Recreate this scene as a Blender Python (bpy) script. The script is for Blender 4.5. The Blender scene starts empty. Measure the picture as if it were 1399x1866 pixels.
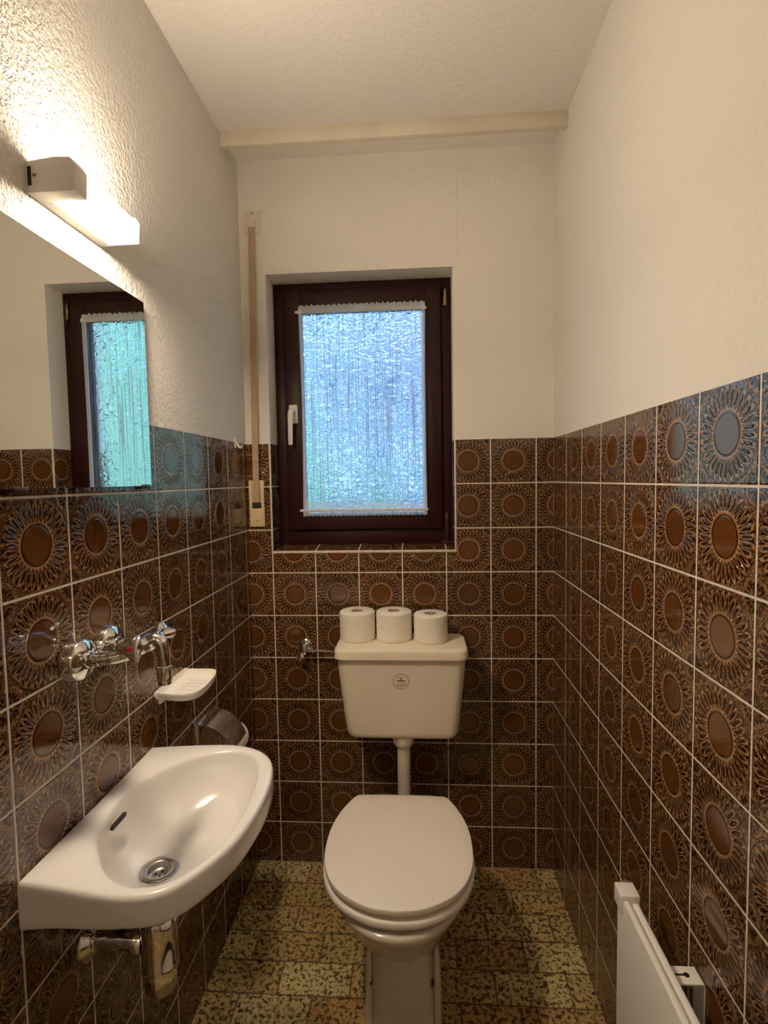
import bpy, bmesh, math, random
from mathutils import Vector, Matrix, noise
random.seed(7)
PI = math.pi
C = bpy.context.scene.collection
W = 1.039          # room width
H = 2.433          # ceiling height
TZ = 1.497         # top of the tiling
T = 0.15           # tile module
X0 = 0.082         # first vertical joint on the back wall
OX0, OX1, OZ0, OZ1, OD = 0.0855, 0.711, 1.127, 2.063, 0.09   # window opening
YF = -2.35         # wall behind the camera

# ------------------------------------------------------------------ object helpers
def finish(bm, name, mats, parent=None, smooth=True, angle=40):
    bmesh.ops.recalc_face_normals(bm, faces=bm.faces)
    me = bpy.data.meshes.new(name)
    bm.to_mesh(me); bm.free()
    if not isinstance(mats, (list, tuple)): mats = [mats]
    for m in mats: me.materials.append(m)
    if smooth:
        me.polygons.foreach_set('use_smooth', [True]*len(me.polygons))
        me.set_sharp_from_angle(angle=math.radians(angle))
    o = bpy.data.objects.new(name, me); C.objects.link(o)
    if parent:
        o.parent = parent
        o.matrix_parent_inverse = Matrix.Translation(parent.location).inverted()
    return o
def tag(o, label=None, cat=None, group=None, kind=None):
    if label: o['label'] = label
    if cat: o['category'] = cat
    if group: o['group'] = group
    if kind: o['kind'] = kind
    return o
def thing(name, label, cat, loc, group=None):
    o = bpy.data.objects.new(name, None); C.objects.link(o)
    o.location = loc; o.empty_display_size = .03
    return tag(o, label, cat, group)
def box(bm, a, b, bevel=0, seg=2):
    x0, y0, z0 = a; x1, y1, z1 = b
    vs = [bm.verts.new(p) for p in [(x0,y0,z0),(x1,y0,z0),(x1,y1,z0),(x0,y1,z0),(x0,y0,z1),(x1,y0,z1),(x1,y1,z1),(x0,y1,z1)]]
    fs = [bm.faces.new([vs[i] for i in f]) for f in [(0,3,2,1),(4,5,6,7),(0,1,5,4),(1,2,6,5),(2,3,7,6),(3,0,4,7)]]
    if bevel:
        es = list({e for f in fs for e in f.edges})
        bmesh.ops.bevel(bm, geom=es, offset=bevel, segments=seg, profile=.5, affect='EDGES')
    return fs
def quad(bm, ps, mi=0):
    f = bm.faces.new([bm.verts.new(p) for p in ps]); f.material_index = mi; return f
def loft(bm, rings, cap0=True, cap1=True, closed=True, mi=0):
    vr = [[bm.verts.new(p) for p in r] for r in rings]
    n = len(rings[0])
    for a, b in zip(vr[:-1], vr[1:]):
        for i in range(n if closed else n-1):
            j = (i+1) % n
            bm.faces.new([a[i], a[j], b[j], b[i]]).material_index = mi
    if cap0: bm.faces.new(vr[0][::-1]).material_index = mi
    if cap1: bm.faces.new(vr[-1]).material_index = mi
    return vr
def frame_of(d):
    d = Vector(d).normalized()
    a = Vector((0,0,1)) if abs(d.z) < .9 else Vector((1,0,0))
    u = d.cross(a).normalized(); v = d.cross(u).normalized()
    return d, u, v
def lathe(bm, o, d, prof, n=40, cap0=True, cap1=True):
    """prof: list of (distance along d, radius)"""
    o = Vector(o); d, u, v = frame_of(d)
    rings = []
    for t, r in prof:
        rings.append([o + d*t + (u*math.cos(2*PI*i/n) + v*math.sin(2*PI*i/n))*max(r,1e-5) for i in range(n)])
    loft(bm, rings, cap0, cap1)
def tube(bm, pts, rad, n=16, cap=True):
    pts = [Vector(p) for p in pts]
    if not isinstance(rad, (list,tuple)): rad = [rad]*len(pts)
    rings = []; u = None
    for i, p in enumerate(pts):
        d = (pts[min(i+1,len(pts)-1)] - pts[max(i-1,0)]).normalized()
        if u is None: _, u, _ = frame_of(d)
        u = (u - d*u.dot(d)).normalized(); v = d.cross(u)
        rings.append([p + (u*math.cos(2*PI*k/n)+v*math.sin(2*PI*k/n))*rad[i] for k in range(n)])
    loft(bm, rings, cap, cap)
def catmull(P, n=8, closed=False):
    P = [Vector(p) for p in P]; out = []
    m = len(P); rng = range(m if closed else m-1)
    for i in rng:
        if closed: a,b,c,d = P[i-1],P[i],P[(i+1)%m],P[(i+2)%m]
        else:
            b, c = P[i], P[i+1]
            a = P[i-1] if i > 0 else b*2-c
            d = P[i+2] if i+2 < m else c*2-b
        for k in range(n):
            t = k/n
            out.append(.5*((2*b)+(c-a)*t+(2*a-5*b+4*c-d)*t*t+(3*b-a-3*c+d)*t**3))
    if not closed: out.append(P[-1])
    return out
def rrect(cx, cy, hx, hy, r, n=8):
    out = []
    for sx, sy, a0 in ((1,1,0),(-1,1,90),(-1,-1,180),(1,-1,270)):
        for k in range(n+1):
            a = math.radians(a0+90*k/n)
            out.append((cx+sx*(hx-r)+r*math.cos(a), cy+sy*(hy-r)+r*math.sin(a)))
    return out
def raycast(poly, c, a):
    """distance from c in direction a to a closed polygon"""
    dx, dy = math.cos(a), math.sin(a); best = None
    for i in range(len(poly)):
        x1,y1 = poly[i][0]-c[0], poly[i][1]-c[1]; x2,y2 = poly[(i+1)%len(poly)][0]-c[0], poly[(i+1)%len(poly)][1]-c[1]
        ex, ey = x2-x1, y2-y1; den = dx*ey-dy*ex
        if abs(den) < 1e-12: continue
        t = (x1*ey-y1*ex)/den; s = (x1*dy-y1*dx)/den
        if t > 0 and -1e-9 <= s <= 1+1e-9 and (best is None or t > best): best = t
    return best

# ------------------------------------------------------------------ material helpers
class S:
    """tiny expression wrapper round node sockets"""
    nt = None
    def __init__(s, k): s.k = k
    @staticmethod
    def m(op, *a, clamp=False):
        n = S.nt.nodes.new('ShaderNodeMath'); n.operation = op; n.use_clamp = clamp
        for i, x in enumerate(a):
            if isinstance(x, S): S.nt.links.new(x.k, n.inputs[i])
            else: n.inputs[i].default_value = x
        return S(n.outputs[0])
    def __add__(s,o): return S.m('ADD',s,o)
    __radd__ = __add__
    def __sub__(s,o): return S.m('SUBTRACT',s,o)
    def __rsub__(s,o): return S.m('SUBTRACT',o,s)
    def __mul__(s,o): return S.m('MULTIPLY',s,o)
    __rmul__ = __mul__
    def __truediv__(s,o): return S.m('DIVIDE',s,o)
    def fract(s): return S.m('FRACT',s)
    def floor(s): return S.m('FLOOR',s)
    def abs(s): return S.m('ABSOLUTE',s)
    def sqrt(s): return S.m('SQRT',s)
def sstep(x, a, b):
    n = S.nt.nodes.new('ShaderNodeMapRange'); n.interpolation_type = 'SMOOTHSTEP'
    S.nt.links.new(x.k, n.inputs[0]); n.inputs[1].default_value = a; n.inputs[2].default_value = b
    return S(n.outputs[0])
def band(x, a, b, w): return sstep(x, a-w, a+w)*(1-sstep(x, b-w, b+w))
def mixc(f, a, b):
    n = S.nt.nodes.new('ShaderNodeMix'); n.data_type = 'RGBA'
    for x, i in ((f,0),(a,6),(b,7)):
        if isinstance(x, S): S.nt.links.new(x.k, n.inputs[i])
        elif isinstance(x, tuple): n.inputs[i].default_value = (*x,1)
        else: n.inputs[i].default_value = x
    return S(n.outputs[2])
def noise_n(scale, vec=None, detail=3, rough=.5, out=0, dist=0):
    n = S.nt.nodes.new('ShaderNodeTexNoise'); n.inputs['Scale'].default_value = scale
    n.inputs['Detail'].default_value = detail; n.inputs['Roughness'].default_value = rough; n.inputs['Distortion'].default_value = dist
    if vec: S.nt.links.new(vec.k, n.inputs['Vector'])
    return S(n.outputs[out])
def combine(x, y, z):
    n = S.nt.nodes.new('ShaderNodeCombineXYZ')
    for i, v in enumerate((x,y,z)):
        if isinstance(v, S): S.nt.links.new(v.k, n.inputs[i])
        else: n.inputs[i].default_value = v
    return S(n.outputs[0])
def white(vec):
    n = S.nt.nodes.new('ShaderNodeTexWhiteNoise'); n.noise_dimensions = '3D'
    S.nt.links.new(vec.k, n.inputs[0]); return S(n.outputs[0])
def bump(h, dist, strength=1.0):
    n = S.nt.nodes.new('ShaderNodeBump'); n.inputs['Distance'].default_value = dist; n.inputs['Strength'].default_value = strength
    S.nt.links.new(h.k, n.inputs['Height']); return S(n.outputs[0])
def mat(name):
    m = bpy.data.materials.new(name); m.use_nodes = True
    S.nt = m.node_tree
    p = m.node_tree.nodes['Principled BSDF']
    return m, p
def obco():
    n = S.nt.nodes.new('ShaderNodeTexCoord'); s = S.nt.nodes.new('ShaderNodeSeparateXYZ')
    S.nt.links.new(n.outputs['Object'], s.inputs[0])
    return S(n.outputs['Object']), S(s.outputs[0]), S(s.outputs[1]), S(s.outputs[2])
def setp(p, **k):
    for n, v in k.items():
        n = n.replace('_', ' ')
        i = p.inputs[n]
        if isinstance(v, S): S.nt.links.new(v.k, i)
        elif isinstance(v, tuple) and len(v) == 3: i.default_value = (*v, 1)
        else: i.default_value = v

def simple(name, col, rough=.5, metal=0.0, spec=.5, coat=0, nscale=0, namp=.1, bscale=0, bdist=0):
    m, p = mat(name); co, x, y, z = obco()
    c = col
    if nscale:
        n = noise_n(nscale, co, 4)
        c = mixc(sstep(n, .3, .7), tuple(v*(1-namp) for v in col), tuple(min(1,v*(1+namp)) for v in col))
    setp(p, Base_Color=c, Roughness=rough, Metallic=metal, Specular_IOR_Level=spec, Coat_Weight=coat, Coat_Roughness=.05)
    if bscale: setp(p, Normal=bump(noise_n(bscale, co, 4), bdist))
    return m

def tile_mat(name, uaxis, u0, vaxis='z', v0=1.5, dirx=1):
    m, p = mat(name); co, x, y, z = obco()
    ax = {'x':x,'y':y,'z':z}
    u = (ax[uaxis]-u0)/T; v = (ax[vaxis]-v0)/T
    fu, fv = u.fract(), v.fract()
    a, b = fu-.5, fv-.5
    r = (a*a+b*b).sqrt()
    th = S.m('ARCTAN2', b, a)
    rnd = white(combine(u.floor(), v.floor(), 3.0))
    warp = noise_n(70, co, 1)
    rr = r + (warp-.5)*.03
    N = 30
    s = ((th*(N/(2*PI)) + (warp-.5)*.55).fract()-.5)*2
    t = (rr-.35)/.105
    d = (s*s)*1.9 + t*t
    fine = noise_n(420, co, 1)
    mott = noise_n(210, co, 2)
    disc = 1-sstep(r, .195, .208)
    lip = band(r, .222, .25, .008)
    drop = 1-sstep(d, .30, .55)
    ring = band(d, .55, 1.45, .18)*band(rr, .235, .468, .012)
    outer = band(rr, .462, .487, .006)
    cx, cy = .5-a.abs(), .5-b.abs()
    rc = (cx*cx+cy*cy).sqrt()
    inc = 1-sstep(rc, .196, .204)
    cring = band(rc, .165, .193, .008)
    cth = S.m('ARCTAN2', cy, cx)
    cs = ((cth*(16/(2*PI))).fract()-.5)*2
    cdot = (1-sstep(cs*cs*1.4+((rc-.115)/.04)*((rc-.115)/.04), .4, .8))
    cdark = 1-sstep(rc, .045, .06)
    out_oct = sstep(rr, .487, .497)
    # lightness of the glaze 0..1
    L = lip*.75*(0.5+mott*.9) + ring*(.30+sstep(mott, .40, .60)*.70) + outer*.42*(sstep(fine, .40, .60)*1.3) + out_oct*.40*(sstep(fine, .40, .60)*1.5)
    L = L*(1-drop*.85)*(1-disc)
    Lc = .02+sstep(mott, .38, .60)*.48 + cring*.22 - cdot*.6 - cdark*.3
    L = S.m('ADD', L*(1-inc), Lc*inc, clamp=True)
    dark, och = (.028,.0055,.0018), (.38,.20,.078)
    base = mixc(L, dark, och)
    base = mixc(disc*(.86+fine*.14), base, (.135,.048,.0115))
    tone = .86+rnd*.28
    mul = S.nt.nodes.new('ShaderNodeVectorMath'); mul.operation = 'SCALE'
    S.nt.links.new(base.k, mul.inputs[0]); S.nt.links.new(tone.k, mul.inputs['Scale'])
    base = S(mul.outputs[0])
    # joint
    e = S.m('MINIMUM', S.m('MINIMUM', fu, 1-fu), S.m('MINIMUM', fv, 1-fv))
    g = 1-sstep(e, .0105, .0145)
    gn = noise_n(45, co, 1)
    gcol = mixc(gn, (.62,.54,.43), (.80,.73,.62))
    setp(p, Base_Color=mixc(g, base, gcol), Roughness=.055+g*.6+fine*.02, Specular_IOR_Level=.85)
    h = drop*(1-sstep(d, .0, .62))*.75 + drop*.3 + ring*.28 + lip*.35 + outer*.3 + disc*.5
    h = h*(1-inc) + inc*(.35+cring*.3-cdot*.35)
    h = (h+.35)*sstep(e, .010, .03) + fine*.03
    setp(p, Normal=bump(h, .0008, .9))
    return m

def plaster(name, col, sc, dist, strength=1.0, crack=False):
    m, p = mat(name); co, x, y, z = obco()
    n1 = noise_n(sc, co, 3, .62); n2 = noise_n(sc*3.1, co, 1)
    big = noise_n(1.6, co, 3)
    c = mixc(sstep(big,.3,.7), tuple(v*.965 for v in col), col)
    if crack:
        # a hairline crack running down from the ceiling, right of the window
        w = (noise_n(14, combine(0.0, 0.0, z), 3)-.5)*.030
        dd = (x-.728-w).abs()
        f = (1-sstep(dd, .0004, .0013))*band(z, 2.09, 2.33, .02)
        c = mixc(f*.35, c, (.45,.38,.30))
    setp(p, Base_Color=c, Roughness=.92, Specular_IOR_Level=.15)
    h = sstep(n1, .38, .68)*.8 + n2*.25
    setp(p, Normal=bump(h, dist, strength))
    return m

M_plasterL = plaster('rough_plaster', (.86,.83,.78), 95, .0030, 1.0)
M_plasterB = plaster('painted_plaster', (.87,.825,.76), 70, .0012, .8, crack=True)
M_plasterR = plaster('fine_plaster', (.80,.765,.70), 60, .0016, .7)
M_ceil = plaster('ceiling_paint', (.84,.805,.75), 75, .0012, .8)
M_board = simple('cream_paint', (.74,.66,.54), .55, nscale=9, namp=.05, bscale=200, bdist=.0003)
M_tileB = tile_mat('tile_back', 'x', X0)
M_tileL = tile_mat('tile_left', 'y', -.03117)
M_tileR = tile_mat('tile_right', 'y', 0.0)
M_tileS = tile_mat('tile_sill', 'x', X0, 'y', -.045)
M_tileV = tile_mat('tile_reveal', 'y', .11)
M_trim = simple('cream_joint', (.72,.63,.50), .6, nscale=40, namp=.1)

def floor_mat():
    m, p = mat('floor_vinyl'); co, x, y, z = obco()
    bw, bh = .1955, .0966
    v = (y/(-bh)); row = v.floor()
    off = (row*.5).fract()            # running bond
    u = (x-.0955)/bw + off + .5
    fu, fv = u.fract(), v.fract()
    rnd = white(combine(u.floor(), row, 1.0)); rnd2 = white(combine(u.floor(), row, 7.0))
    e1 = S.m('MINIMUM', fu, 1-fu)*bw; e2 = S.m('MINIMUM', fv, 1-fv)*bh
    wob = (noise_n(60, co, 3)-.5)*.004
    e = S.m('MINIMUM', e1, e2) + wob
    joint = 1-sstep(e, .0012, .0034)
    n = noise_n(88, co, 4, .6, dist=.4); n2 = noise_n(230, co, 3, .6)
    spots = sstep(n*.75+n2*.25, .495, .56)
    cloud = noise_n(9, co, 3)
    c = mixc(sstep(cloud*.55+rnd*.45, .25, .8), (.47,.33,.12), (.68,.58,.28))
    c = mixc(sstep(rnd2*.5+noise_n(6,co,2)*.5, .52, .75)*.6, c, (.46,.23,.075))
    c = mixc(spots*.92, c, (.062,.032,.011))
    c = mixc(joint*.85, c, (.125,.075,.032))
    setp(p, Base_Color=c, Roughness=.42, Specular_IOR_Level=.35)
    setp(p, Normal=bump((1-joint)*.8+(1-spots)*.25, .0012, .7))
    return m
M_floor = floor_mat()
M_ceramic = simple('white_ceramic', (.80,.775,.745), .17, spec=.5, coat=0, nscale=3, namp=.015)
M_ceramic2 = simple('cream_ceramic', (.62,.55,.45), .16, spec=.5, coat=.3, nscale=4, namp=.02)
M_plastic_lid = simple('cream_plastic', (.90,.83,.74), .38, spec=.4, nscale=5, namp=.015)
M_plastic_tank = simple('tank_plastic', (.87,.77,.62), .42, spec=.4, nscale=6, namp=.02, bscale=500, bdist=.0001)
M_pipe = simple('pipe_plastic', (.74,.66,.54), .35, nscale=8, namp=.05)
M_chrome = simple('chrome', (.86,.85,.83), .07, 1.0)
M_chrome_worn = simple('worn_chrome', (.66,.64,.64), .20, 1.0, nscale=160, namp=.35, bscale=220, bdist=.0004)
M_steel = simple('brushed_steel', (.62,.60,.57), .28, 1.0, nscale=60, namp=.1)
M_white = simple('white_enamel', (.90,.87,.81), .28, spec=.5, nscale=6, namp=.02)
M_whitepl = simple('white_plastic', (.84,.80,.74), .35, nscale=10, namp=.02)
M_yellowpl = simple('aged_plastic', (.72,.57,.33), .40, nscale=12, namp=.05)
M_cream = simple('old_cream_plastic', (.76,.68,.56), .45, nscale=12, namp=.04)
M_strap = simple('webbing', (.50,.37,.24), .85, nscale=300, namp=.2, bscale=900, bdist=.0004)
M_black = simple('dark_hole', (.012,.010,.009), .6)
M_ink = simple('printed_ink', (.115,.075,.045), .5)
M_red = simple('red_plastic', (.55,.015,.025), .3)
M_blue = simple('blue_plastic', (.02,.06,.45), .3)
M_card = simple('cardboard', (.46,.37,.27), .85, nscale=80, namp=.12)
M_brownmetal = simple('brown_hinge', (.055,.025,.018), .3, spec=.5)
M_brass = simple('dull_metal', (.30,.24,.16), .35, .9)
def paper_mat():
    m, p = mat('tissue_paper'); co, x, y, z = obco()
    n = noise_n(160, co, 3)
    setp(p, Base_Color=mixc(n, (.86,.79,.68), (.92,.87,.78)), Roughness=.95, Specular_IOR_Level=.1)
    setp(p, Normal=bump(n*.6+noise_n(35,co,3)*1.0, .0018, .7))
    return m
M_paper = paper_mat()
def wood_mat():
    m, p = mat('dark_stained_wood'); co, x, y, z = obco()
    g = noise_n(1.0, combine(x*120, y*120, z*8), 4)
    setp(p, Base_Color=mixc(g, (.017,.0032,.0026), (.048,.0105,.0078)), Roughness=.42, Specular_IOR_Level=.3)
    setp(p, Normal=bump(g, .0004, .6))
    return m
M_wood = wood_mat()
def emit_mat(name, col, strength):
    m, p = mat(name); setp(p, Base_Color=(.9,.85,.75), Roughness=.4, Emission_Color=col, Emission_Strength=strength); return m
LAMP = 58.0
M_diff = emit_mat('lit_opal', (1.0,.81,.60), LAMP)
M_difff = emit_mat('lit_opal_front', (1.0,.81,.60), LAMP*26.0)
M_diffb = emit_mat('lit_opal_bottom', (1.0,.81,.60), LAMP*2.8)
M_fill = emit_mat('hall_fill_glow', (1.0,.80,.60), 8.0)  # emission of the added fill globe in the hallway
def mirror_mat():
    m, p = mat('mirror_silver'); co,_,_,_ = obco()
    setp(p, Base_Color=mixc(noise_n(2,co,2), (.84,.87,.83), (.87,.89,.86)), Metallic=1.0, Roughness=.012); return m
M_mirror = mirror_mat()
def glass_mat():
    m, p = mat('pebbled_glass'); co, x, y, z = obco()
    w = combine(x*1.0, y, z*1.75)
    n1 = noise_n(40, w, 1, .4, dist=.9); n2 = noise_n(105, w, 0)
    h = sstep(n1, .33, .67)*1.0 + n2*.12
    setp(p, Base_Color=(.93,.98,1.0), Roughness=.04, Transmission_Weight=1.0, IOR=1.45)
    setp(p, Normal=bump(h, .0025, 1.0))
    return m
M_glass = glass_mat()
def sheer_mat():
    m, p = mat('sheer_curtain'); co, x, y, z = obco()
    nt = m.node_tree
    nf = noise_n(1.0, combine(x*210, 0.0, z*2.2), 3, .65)
    hem = S.m('MAXIMUM', 1-sstep(x, .1945, .1960), sstep(x, .6045, .6060))
    top = sstep(z, 1.9435, 1.9475)
    bot = 1-sstep(z, 1.275, 1.315)
    bn = noise_n(1.0, combine(x*420, 0.0, z*4), 2)
    dens = sstep(nf, .52, .59)*.62+.07
    dens = S.m('MAXIMUM', dens, hem*.80); dens = S.m('MAXIMUM', dens, top*1.0); dens = S.m('MAXIMUM', dens, bot*(.2+bn*.75))
    tr = nt.nodes.new('ShaderNodeBsdfTransparent'); tl = nt.nodes.new('ShaderNodeBsdfTranslucent'); df = nt.nodes.new('ShaderNodeBsdfDiffuse')
    nt.links.new(mixc(S.m('MAXIMUM', hem, bot), (.42,.46,.54), (.95,.95,1.0)).k, tl.inputs[0])  # folds tinted blue-grey to paint their shading; the cloth itself is white
    nt.links.new(mixc(S.m('MAXIMUM', S.m('MAXIMUM', hem, bot), top), (.60,.62,.65), (.95,.93,.87)).k, df.inputs[0])
    a = nt.nodes.new('ShaderNodeMixShader'); a.inputs[0].default_value = .5
    nt.links.new(tl.outputs[0], a.inputs[1]); nt.links.new(df.outputs[0], a.inputs[2])
    b = nt.nodes.new('ShaderNodeMixShader'); nt.links.new(dens.k, b.inputs[0])
    nt.links.new(tr.outputs[0], b.inputs[1]); nt.links.new(a.outputs[0], b.inputs[2])
    nt.links.new(b.outputs[0], nt.nodes['Material Output'].inputs[0])
    nt.nodes.remove(p)
    return m
M_sheer = sheer_mat()

# ------------------------------------------------------------------ the room shell
bm = bmesh.new(); box(bm, (-.12,YF-1.9,-.1), (W+.12,.35,0)); tag(finish(bm,'floor',M_floor,smooth=False), kind='structure')
bm = bmesh.new(); box(bm, (-.12,YF-1.9,H), (W+.12,.35,H+.12)); tag(finish(bm,'ceiling',M_ceil,smooth=False), kind='structure')
def side_wall(name, xi, xo, mt, mp):
    bm = bmesh.new()
    quad(bm, [(xi,YF,0),(xi,0,0),(xi,0,TZ),(xi,YF,TZ)], 0)
    quad(bm, [(xi,YF,TZ),(xi,0,TZ),(xi,0,H),(xi,YF,H)], 1)
    quad(bm, [(xo,YF,0),(xo,.35,0),(xo,.35,H),(xo,YF,H)], 1)
    quad(bm, [(xi,YF,0),(xo,YF,0),(xo,YF,H),(xi,YF,H)], 1)
    quad(bm, [(xi,0,H),(xo,.35,H),(xo,YF,H),(xi,YF,H)], 1)
    quad(bm, [(xi,0,0),(xo,.35,0),(xo,YF,0),(xi,YF,0)], 1)
    bmesh.ops.remove_doubles(bm, verts=bm.verts, dist=1e-5)
    # keep the winding: the faces only need consistent normals
    return tag(finish(bm, name, [mt, mp], smooth=False), kind='structure')
side_wall('wall_left', 0, -.12, M_tileL, M_plasterL)
side_wall('wall_right', W, W+.12, M_tileR, M_plasterR)
# back wall with the window opening
bm = bmesh.new()
xs = [0, OX0, OX1, W]; zs = [0, OZ0, TZ, OZ1, H]
for i in range(3):
    for k in range(4):
        if i == 1 and k in (1,2): continue
        quad(bm, [(xs[i],0,zs[k]),(xs[i+1],0,zs[k]),(xs[i+1],0,zs[k+1]),(xs[i],0,zs[k+1])], 0 if k < 2 else 1)
        quad(bm, [(xs[i],.3,zs[k]),(xs[i+1],.3,zs[k]),(xs[i+1],.3,zs[k+1]),(xs[i],.3,zs[k+1])], 1)
for X in (OX0, OX1):
    quad(bm, [(X,0,OZ0),(X,.3,OZ0),(X,.3,TZ),(X,0,TZ)], 2)
    quad(bm, [(X,0,TZ),(X,.3,TZ),(X,.3,OZ1),(X,0,OZ1)], 1)
quad(bm, [(OX0,0,OZ0),(OX1,0,OZ0),(OX1,OD,OZ0+.011),(OX0,OD,OZ0+.011)], 3)
quad(bm, [(OX0,OD,OZ0+.011),(OX1,OD,OZ0+.011),(OX1,.3,OZ0+.011),(OX0,.3,OZ0+.011)], 3)
quad(bm, [(OX0,0,OZ1),(OX1,0,OZ1),(OX1,.3,OZ1),(OX0,.3,OZ1)], 1)
for X in (0, W): quad(bm, [(X,0,0),(X,.3,0),(X,.3,H),(X,0,H)], 1)
for Z in (0, H): quad(bm, [(0,0,Z),(0,.3,Z),(W,.3,Z),(W,0,Z)], 1)
bmesh.ops.remove_doubles(bm, verts=bm.verts, dist=1e-5)
tag(finish(bm, 'wall_back', [M_tileB, M_plasterB, M_tileV, M_tileS], smooth=False), kind='structure')
# wall behind the camera with a doorway, and the short hallway it opens on
M_hall = plaster('hall_plaster', (.80,.77,.71), 60, .001, .5)
bm = bmesh.new()
box(bm, (0,YF-.1,0), (.12,YF,H)); box(bm, (.92,YF-.1,0), (W,YF,H)); box(bm, (.12,YF-.1,2.02), (.92,YF,H))
tag(finish(bm,'wall_front',M_hall,smooth=False), kind='structure')
bm = bmesh.new()
box(bm, (-.12,YF-1.9,0), (0,YF,H)); box(bm, (W,YF-1.9,0), (W+.12,YF,H)); box(bm, (-.12,YF-2.0,0), (W+.12,YF-1.9,H))
tag(finish(bm,'wall_hallway',M_hall,smooth=False), kind='structure')
t = tag(thing('hall_fill_lamp', 'unseen added fill lamp, a round globe on the hallway ceiling behind the doorway', 'lamp', (.52,YF-.8,H)))  # globe added out of view behind the camera as weak fill light
bm = bmesh.new(); lathe(bm, (.52,YF-.8,H), (0,0,-1), [(0,.09),(.025,.09),(.03,.085)]); finish(bm,'fill_lamp_base',M_white,t)
bm = bmesh.new()
lathe(bm, (.52,YF-.8,H-.025), (0,0,-1), [(0.0,.06)]+[(.13-.13*math.cos(a*PI/16), max(.13*math.sin(a*PI/16),.002)) for a in range(3,17)])
finish(bm,'fill_globe',M_fill,t)

# cream joints round the window opening
bm = bmesh.new()
box(bm, (OX0-.006,-.0025,OZ0-.0085), (OX1+.006,.002,OZ0), .001)
box(bm, (OX0-.006,-.0025,OZ0), (OX0,.002,TZ), .001); box(bm, (OX1,-.0025,OZ0), (OX1+.006,.002,TZ), .001)
tag(finish(bm,'trim_2',M_trim), kind='structure')
# pelmet board on the ceiling
bm = bmesh.new()
vs = box(bm, (.0005,-.152,2.389), (W-.0005,-.131,H+.0005), .0015)
tag(finish(bm,'trim_1',M_board), kind='structure')

# ------------------------------------------------------------------ window
win = bpy.data.objects.new('window_1', None); C.objects.link(win); win.location = ((OX0+OX1)/2, OD, OZ0); tag(win, kind='structure')
def ring_frame(bm, x0,x1,z0,z1, l,r,b,t_, y0,y1, bev=.002):
    box(bm, (x0,y0,z0),(x0+l,y1,z1), bev); box(bm, (x1-r,y0,z0),(x1,y1,z1), bev)
    box(bm, (x0+l-.001,y0+.0003,z0),(x1-r+.001,y1,z0+b), bev); box(bm, (x0+l-.001,y0+.0003,z1-t_),(x1-r+.001,y1,z1), bev)
bm = bmesh.new(); ring_frame(bm, OX0+.0005,OX1-.0005,OZ0+.0115,OZ1-.0005, .036,.038,.053,.030, OD,OD+.07)
finish(bm,'window_frame',M_wood,win)
bm = bmesh.new()
SX0,SX1,SZ0,SZ1 = .121,.674,1.193,2.036
GX0,GX1,GZ0,GZ1 = .184,.617,1.247,1.962
ring_frame(bm, SX0,SX1,SZ0,SZ1, GX0-SX0,SX1-GX1,GZ0-SZ0,SZ1-GZ1, .072,.125,.004)
sash = finish(bm,'window_sash',M_wood,win)
bm = bmesh.new(); ring_frame(bm, GX0-.002,GX1+.002,GZ0-.002,GZ1+.002, .004,.004,.004,.004, .098,.1025,.001)
finish(bm,'glazing_bead',M_wood,win)
bm = bmesh.new(); box(bm, (GX0-.001,.103,GZ0-.001),(GX1+.001,.107,GZ1+.001)); finish(bm,'window_pane',M_glass,win,smooth=False)
# handle
bm = bmesh.new(); box(bm, (.137,.061,1.571),(.168,.0725,1.637), .004, 3)
lathe(bm, (.152,.062,1.612), (0,-1,0), [(0,.0125),(.006,.012),(.012,.010)])
hp = finish(bm,'handle_plate',M_whitepl,win)
bm = bmesh.new()
path = catmull([(.152,.060,1.612),(.152,.042,1.613),(.1505,.034,1.607),(.149,.0325,1.59),(.148,.034,1.55),(.1465,.036,1.495)], 6)
rings = []
for i, p in enumerate(path):
    f = i/(len(path)-1); d = (path[min(i+1,len(path)-1)]-path[max(0,i-1)]).normalized()
    u = Vector((1,0,0)); v = d.cross(u).normalized(); wx = .0085 if f < .3 else .0105-.004*(f-.3); wy = .008-.004*f
    rings.append([p+u*wx*math.cos(a)*1.0+v*wy*math.sin(a) for a in [2*PI*k/16 for k in range(16)]])
loft(bm, rings)
finish(bm,'window_handle',M_whitepl,win)
# hinges
bm = bmesh.new()
lathe(bm, (.690,.083,1.141), (0,0,1), [(0,.006),(.003,.007),(.10,.007),(.105,.005)], 20)
box(bm, (.672,.070,1.139),(.708,.0895,1.147), .002)
finish(bm,'window_hinge',M_brownmetal,win)
bm = bmesh.new()
lathe(bm, (.690,.083,2.022), (0,0,-1), [(0,.004),(.004,.006),(.035,.006),(.04,.003)], 20)
box(bm, (.684,.078,1.965),(.697,.09,1.985), .002)
finish(bm,'window_hinge',M_brass,win)['label'] = 'dull metal upper hinge'
# outer sill outside
M_stone = simple('outer_sill_stone', (.42,.40,.38), .7, nscale=20, namp=.15)
bm = bmesh.new(); box(bm, (OX0+.001,OD+.071,OZ0+.0115),(OX1-.001,.36,OZ0+.025), .003); finish(bm,'outer_sill',M_stone,win)

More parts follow.
